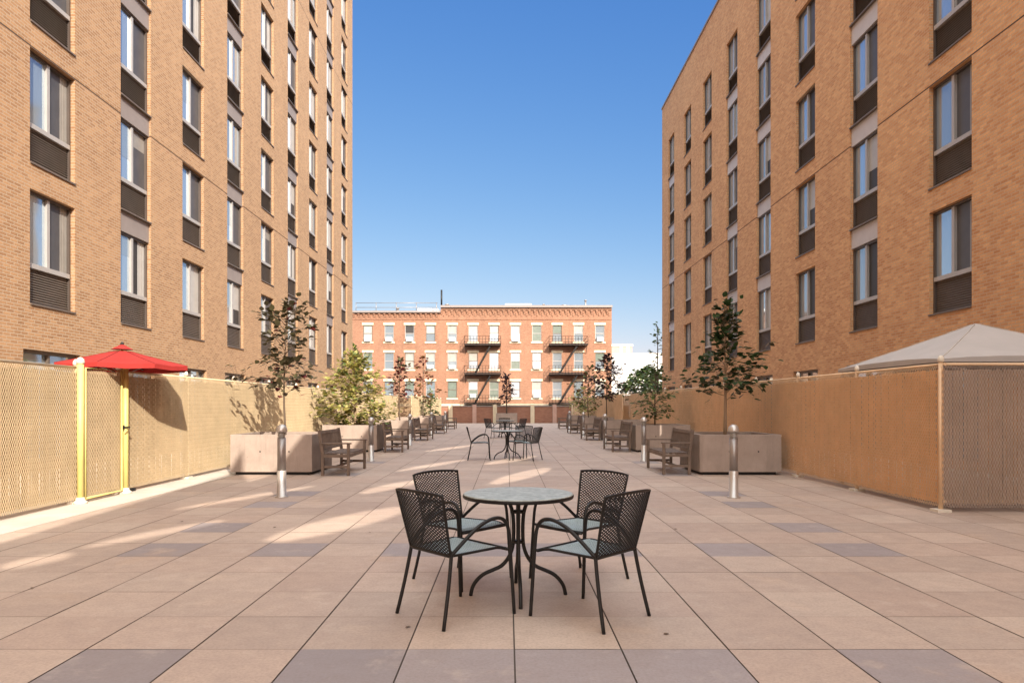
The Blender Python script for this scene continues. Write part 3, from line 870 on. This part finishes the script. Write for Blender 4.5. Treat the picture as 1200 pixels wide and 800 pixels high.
b0 = make_bollard('steel bollard light on the left, nearest the camera', (-3.44, 10.56, 0))
names_b = ['on the left beside the yellow-green tree planter', 'on the left, third from the camera', 'on the left, fourth from the camera', 'on the left, farthest from the camera']
for k in range(5):
    y = 10.5+6.9*k
    if k:
        c = copy_tree(b0); c.location = (-3.42, y, 0); c['label'] = 'steel bollard light ' + names_b[k-1]
    c = copy_tree(b0); c.location = (3.43, y, 0)
    c['label'] = 'steel bollard light on the right, ' + ['nearest the camera, before the dark green tree', 'second from the camera', 'third from the camera', 'fourth from the camera', 'farthest from the camera'][k]

# ------------------------------------------------------------------ planters
def make_planter(label, loc):
    t = thing('concrete_planter', label, 'planter', loc, 0, 'square concrete planters lining the court')
    W, D, Hh = .82, .80, .81; q = MB(); th = .07; z0 = .06
    q.box(-W,W,-D,-D+th,z0,Hh); q.box(-W,W,D-th,D,z0,Hh); q.box(-W,-W+th,-D+th,D-th,z0,Hh); q.box(W-th,W,-D+th,D-th,z0,Hh)
    q.box(-W+th,W-th,-D+th,D-th,z0,z0+.05)
    q.build('tub', M['planter'], t, bevel=.006)
    q = MB()
    for x in (-.22, .36): 
        n0 = len(q.v); q.tube([(x,-D-.002,.47),(x,-D+.01,.47)], .016, 10)
    q.build('drain_hole', M['black'], t)
    q = MB(); q.box(-W+.08,W-.08,-D+.08,D-.08,0,z0-.003); q.build('plinth', M['black'], t)
    s = MB(); n = 12; rr = random.Random(5)
    hz = [[.735+rr.uniform(-.02,.025) for _ in range(n+1)] for _ in range(n+1)]
    for a in range(n):
        for b in range(n):
            f = lambda i, j: (-W+th+.002+(2*(W-th)-.004)*i/n, -D+th+.002+(2*(D-th)-.004)*j/n, hz[i][j])
            s.poly([f(a,b),f(a+1,b),f(a+1,b+1),f(a,b+1)], 0, True)
    s.build('soil', M['soil'], t)
    return t
ords = ['nearest', 'second', 'third', 'fourth', 'farthest']
pl0 = None
PX = 4.68
for k in range(5):
    for s in (-1, 1):
        y = 13.9+.8+6.9*k
        lab = '%s concrete planter on the %s side, holding %s' % (ords[k], 'left' if s < 0 else 'right',
            {(-1,0):'a bronze-leaved sapling',(-1,1):'a bushy yellow-green tree',(-1,2):'a dark red sapling',(-1,3):'an orange-red sapling',(-1,4):'a small green shrub',
             (1,0):'a dark green sapling',(1,1):'a slim green sapling',(1,2):'a purple-leaved sapling',(1,3):'a brownish sapling',(1,4):'a pale green shrub'}[(s,k)])
        x = s*PX + (-.06 if s < 0 else 0)
        if pl0 is None: pl0 = make_planter(lab, (x, y, 0))
        else:
            c = copy_tree(pl0); c.location = (x, y, 0); c['label'] = lab
            pass
c = copy_tree(pl0); c.location = (-.05, 54.6, 0); c['label'] = 'concrete planter in the middle before the far parapet wall'

# ------------------------------------------------------------------ benches
def make_bench(label, loc, rz):
    t = thing('wooden_bench', label, 'bench', loc, rz, 'weathered wooden benches beside the planters')
    L = .78
    q = MB()
    for k in range(6): y = -.24+k*.083; q.box(-L+.03, L-.03, y, y+.066, .425, .447)
    q.box(-L+.03,L-.03,-.262,-.244,.355,.423); q.box(-L+.03,L-.03,.20,.218,.355,.423)
    q.build('seat', M['wood'], t, bevel=.003)
    tilt = Matrix.Rotation(R(-9), 3, 'X')
    q = MB(); pv_ = (0,.24,.45)
    q.box(-L+.05,L-.05,.235,.262,.83,.895,rot=tilt,piv=pv_); q.box(-L+.05,L-.05,.235,.262,.50,.545,rot=tilt,piv=pv_)
    n = 15
    for k in range(n):
        x = -L+.1+(2*L-.2)*k/(n-1); q.box(x-.022,x+.022,.242,.256,.545,.83,rot=tilt,piv=pv_)
    q.build('backrest', M['wood'], t, bevel=.003)
    for s in (-1, 1):
        x0, x1 = (s*L-.03, s*L+.03)
        q = MB(); q.box(x0,x1,-.29,-.235,0,.625); q.build('leg', M['wood'], t, bevel=.003)
        q = MB(); q.box(x0,x1,.22,.275,0,.45); q.box(x0,x1,.22,.275,.45,.91,rot=tilt,piv=(0,.247,.45)); q.build('leg', M['wood'], t, bevel=.003)
        q = MB(); q.box(s*L-.038,s*L+.038,-.32,.29,.627,.653); q.build('armrest', M['wood'], t, bevel=.006)
        q = MB(); q.box(s*L-.02,s*L+.02,-.235,.22,.15,.20); q.box(s*L-.02,s*L+.02,-.235,.22,.36,.42); q.build('stretcher', M['wood'], t, bevel=.003)
    q = MB(); q.box(-L+.03,L-.03,-.02,.02,.155,.195); q.build('stretcher', M['wood'], t)
    return t
bn = None
for k in range(5):
    for s in (-1, 1):
        lab = 'weathered wooden bench on the %s side with its back to the %s planter' % ('left' if s < 0 else 'right', ords[k])
        x = s*3.42; y = 14.55+6.9*k + (0 if s < 0 else .2); rz = R(90) if s < 0 else R(-90)
        if bn is None: bn = make_bench(lab, (x, y, 0), rz)
        else:
            c = copy_tree(bn); c.location = (x, y, 0); c.rotation_euler.z = rz+R(random.uniform(-2, 2)); c['label'] = lab

# ------------------------------------------------------------------ trees
def tree(name, label, loc, prof, leafm, barkm, size=.1, nbr=34, per=14, trunk_r=.022, seed=1, group=None, extra=None, dense=1.0, droop=0.0):
    """prof: list of (z, half width) from bottom to top of the crown, loc z = base of trunk"""
    rr = random.Random(seed)
    t = thing(name, label, 'tree', loc, 0, group)
    ztop = prof[-1][0]; zb = prof[0][0]
    def hw(z):
        for (a, wa), (b, wb) in zip(prof, prof[1:]):
            if a <= z <= b: return wa+(wb-wa)*(z-a)/(b-a)
        return .05
    tr = MB()
    pts = []; n = 9
    wx, wy = rr.uniform(-.05,.05), rr.uniform(-.05,.05)
    for k in range(n+1):
        z = (ztop-.05)*k/n; f = k/n
        pts.append(Vector((wx*math.sin(f*5), wy*math.sin(f*4+1)-wy*math.sin(1), z)))
    tr.tube(pts, [trunk_r*(1.25-1.0*k/n) for k in range(n+1)], 8)
    def tp(z):
        f = min(1, z/(ztop-.05))*n; i = min(int(f), n-1); return pts[i].lerp(pts[i+1], f-i)
    lv = MB(); lv2 = MB()
    def leaf(p, d, sz, target):
        d = (d+Vector((rr.uniform(-.7,.7), rr.uniform(-.7,.7), rr.uniform(-.7,.35)))).normalized()
        up = Vector((rr.uniform(-.5,.5), rr.uniform(-.5,.5), 1)).normalized()
        sd_ = d.cross(up)
        if sd_.length < .1: sd_ = d.orthogonal()
        sd_.normalize(); nn = sd_.cross(d)
        L, Wd = sz*rr.uniform(.7,1.25), sz*rr.uniform(.38,.55)
        a = p; m = p+d*L*.5+nn*(-.12*L); e = p+d*L+nn*(-.25*L)
        l1 = p+d*L*.28+sd_*Wd*.8; l2 = p+d*L*.62+sd_*Wd*.75-nn*.08*L
        r1 = p+d*L*.28-sd_*Wd*.8; r2 = p+d*L*.62-sd_*Wd*.75-nn*.08*L
        i = len(target.v)
        target.v += [tuple(v) for v in (a, l1, l2, e, m, r2, r1)]
        for f in ((0,1,4),(1,2,4),(2,3,4),(0,4,6),(6,4,5),(5,4,3)):
            target.f.append(tuple(i+q for q in f)); target.mi.append(0); target.sm.append(True)
    for b in range(nbr):
        z = zb+(ztop-zb)*((b+.5)/nbr)**.95
        z0 = max(zb*.8, z-rr.uniform(.1,.35)*(1 if z > zb+.3 else .4))
        a = b*2.4+rr.uniform(-.5,.5); w_ = hw(z)*rr.uniform(.38,1.2)
        st = tp(z0); en = tp(z)+Vector((math.cos(a)*w_, math.sin(a)*w_, rr.uniform(-.08,.1)-droop*w_))
        mid = st.lerp(en, .5)+Vector((rr.uniform(-.06,.06), rr.uniform(-.06,.06), rr.uniform(0,.10)))
        br = smooth_path([st, mid, en], 4)
        tr.tube(br, [trunk_r*.42*(1-.75*k/(len(br)-1)) for k in range(len(br))], 4, cap=False)
        cnt = max(4, int(per*dense*(.45+w_)))
        for k in range(cnt):
            f = rr.uniform(.25,1.05)**.7; ff = min(.999, f)*(len(br)-1); i = int(ff)
            p = br[i].lerp(br[min(i+1, len(br)-1)], ff-i); dd = (en-st).normalized()
            off = Vector((rr.gauss(0,.05), rr.gauss(0,.05), rr.gauss(0,.05)))*(1+w_)
            if rr.random() < .5:
                q2 = p+off*1.6; tr.tube([p, q2], [.003,.002], 3, cap=False); p2 = q2
            else: p2 = p+off*.4
            tgt = lv2 if (extra and rr.random() < extra[1](z, a)) else lv
            leaf(p2, dd, size, tgt)
    tr.build('trunk', barkm, t)
    lv.build('crown', leafm, t)
    if extra and lv2.v: lv2.build('crown', extra[0], t, label=extra[2])
    return t
SZ = .735
TG = 'young trees growing in the concrete planters'
tree('sapling_tree', 'bronze-leaved sapling with airy crown in the nearest left planter', (-4.72, 14.75, SZ),
     [(.95,.50),(1.15,.85),(1.35,.80),(1.6,.42),(2.0,.55),(2.35,.48),(2.65,.40),(2.92,.12)], M['lb'], M['bark'], .14, 38, 18, .02, 21, TG,
     (M['lr'], lambda z, a: .22 if z < 1.35 else .04, 'dark red leaves on the lower branches'))
tree('sapling_tree', 'bushy yellow-green tree glowing in the sun in the second left planter', (-4.75, 21.6, SZ),
     [(.0,.45),(.2,1.0),(.55,1.15),(.95,1.0),(1.3,.95),(1.7,.6),(2.0,.35),(2.25,.12)], M['ly'], M['barkp'], .125, 84, 34, .03, 5, TG,
     (M['lm'], lambda z, a: .25, 'greener leaves inside the crown'))
tree('sapling_tree', 'slim dark red sapling in the third left planter', (-4.42, 28.5, SZ),
     [(1.0,.25),(1.35,.7),(1.7,.45),(2.2,.32),(2.6,.1)], M['lr'], M['bark'], .15, 26, 12, .022, 8, TG,
     (M['lb'], lambda z, a: .45, 'brownish leaves'))
tree('sapling_tree', 'orange-red sapling with long spreading limbs in the fourth left planter', (-4.3, 35.4, SZ),
     [(.7,.5),(1.2,1.05),(1.6,.95),(2.2,.6),(2.7,.35),(3.15,.1)], M['lo'], M['bark'], .17, 28, 10, .025, 9, TG,
     (M['lr'], lambda z, a: .5 if z > 2 else .1, 'red leaves at the top'))
tree('sapling_tree', 'low green shrub in the farthest left planter', (-4.7, 42.3, SZ),
     [(.1,.4),(.5,.8),(1.0,.5),(1.5,.1)], M['lm'], M['bark'], .17, 24, 14, .025, 10, TG)
tree('sapling_tree', 'dark green sapling with side sprays in the nearest right planter', (4.62, 14.7, SZ),
     [(.85,.25),(.98,.62),(1.2,.70),(1.5,.95),(1.68,.75),(1.85,.25),(2.15,.30),(2.45,.28),(2.82,.12)], M['lg'], M['barkp'], .14, 46, 19, .03, 33, TG,
     (M['lb'], lambda z, a: .12, 'a few bronze leaves'))
tree('sapling_tree', 'slim green sapling with a light lower crown in the second right planter', (4.6, 21.6, SZ),
     [(.2,.2),(.5,.65),(.9,.9),(1.2,1.05),(1.5,.7),(1.85,.15)], M['lm'], M['bark'], .13, 36, 13, .022, 12, TG,
     (M['lg'], lambda z, a: .55 if z > 1.0 else .1, 'darker green leaves'))
tree('sapling_tree', 'purple-leaved sapling in the third right planter', (4.1, 28.5, SZ),
     [(.95,.55),(1.35,.85),(1.9,.75),(2.3,.45),(2.75,.1)], M['lp'], M['bark'], .15, 40, 15, .022, 13, TG,
     (M['lm'], lambda z, a: .35 if z < 1.4 else .02, 'green leaves low in the crown'))
tree('sapling_tree', 'brownish autumn sapling in the fourth right planter', (4.15, 35.4, SZ),
     [(.4,.3),(.9,.9),(1.5,.95),(2.1,.5),(2.6,.1)], M['lo'], M['bark'], .16, 30, 12, .022, 14, TG,
     (M['lm'], lambda z, a: .5, 'green leaves'))
tree('sapling_tree', 'pale green shrub in the farthest right planter', (4.7, 42.3, SZ),
     [(.1,.4),(.6,.9),(1.2,.7),(1.8,.1)], M['ly'], M['bark'], .17, 26, 13, .022, 15, TG)
tree('sapling_tree', 'small dark tree alone in the middle planter before the far parapet', (-.05, 54.5, SZ),
     [(.95,.3),(1.4,.7),(2.0,.6),(2.6,.35),(3.1,.1)], M['lp'], M['bark'], .22, 30, 13, .05, 16, TG)
# background trees past the two blocks
tree('street_tree', 'tall thin green tree at the far corner of the right block', (10.3, 47.5, -.1),
     [(1.5,.5),(3,.8),(4.5,.6),(6,.55),(7.0,.2)], M['lm'], M['bark'], .20, 26, 14, .07, 17, 'trees beyond the court',)
tree('street_tree', 'dusty green tree in the gap beside the left tower', (-11.1, 49.5, -.1),
     [(1.2,.6),(3,1.0),(4.6,.9),(5.8,.2)], M['lm'], M['bark'], .28, 60, 16, .07, 18, 'trees beyond the court')
tree('street_tree', 'spreading green street tree in front of the low white building', (13.2, 66, -.1),
     [(1.8,1.2),(2.6,2.2),(3.6,2.3),(4.4,1.6),(5.2,.4)], M['lm'], M['bark'], .30, 80, 22, .12, 19, 'trees beyond the court',
     (M['lg'], lambda z, a: .5, 'darker green leaves'))

# ------------------------------------------------------------------ fallen leaves
lf = MB(); lf.v = [(0,-.03,0.004),(.018,-.012,.010),(.02,.012,.012),(0,.035,.005),(-.02,.012,.011),(-.018,-.012,.009),(0,0,.004)]
for f in ((0,1,6),(1,2,6),(2,3,6),(3,4,6),(4,5,6),(5,0,6)): lf.f.append(f); lf.mi.append(0); lf.sm.append(False)
lme = lf.mesh('fallen_leaf', M['bark'])
spots = [(781,743),(792,620),(687,529),(433,624),(322,618),(213,611),(38,689),(478,735)]
for px, py in spots:
    p = pf(px, py)
    o = bpy.data.objects.new('fallen_leaf', lme); COL.objects.link(o); o.location = (p.x, p.y, .001); o.rotation_euler.z = random.uniform(0, 6)
    o.scale = (.6, .6, .6)
    tag(o, 'small dry brown leaf lying on the paving', 'leaf', 'dry leaves scattered on the paving')
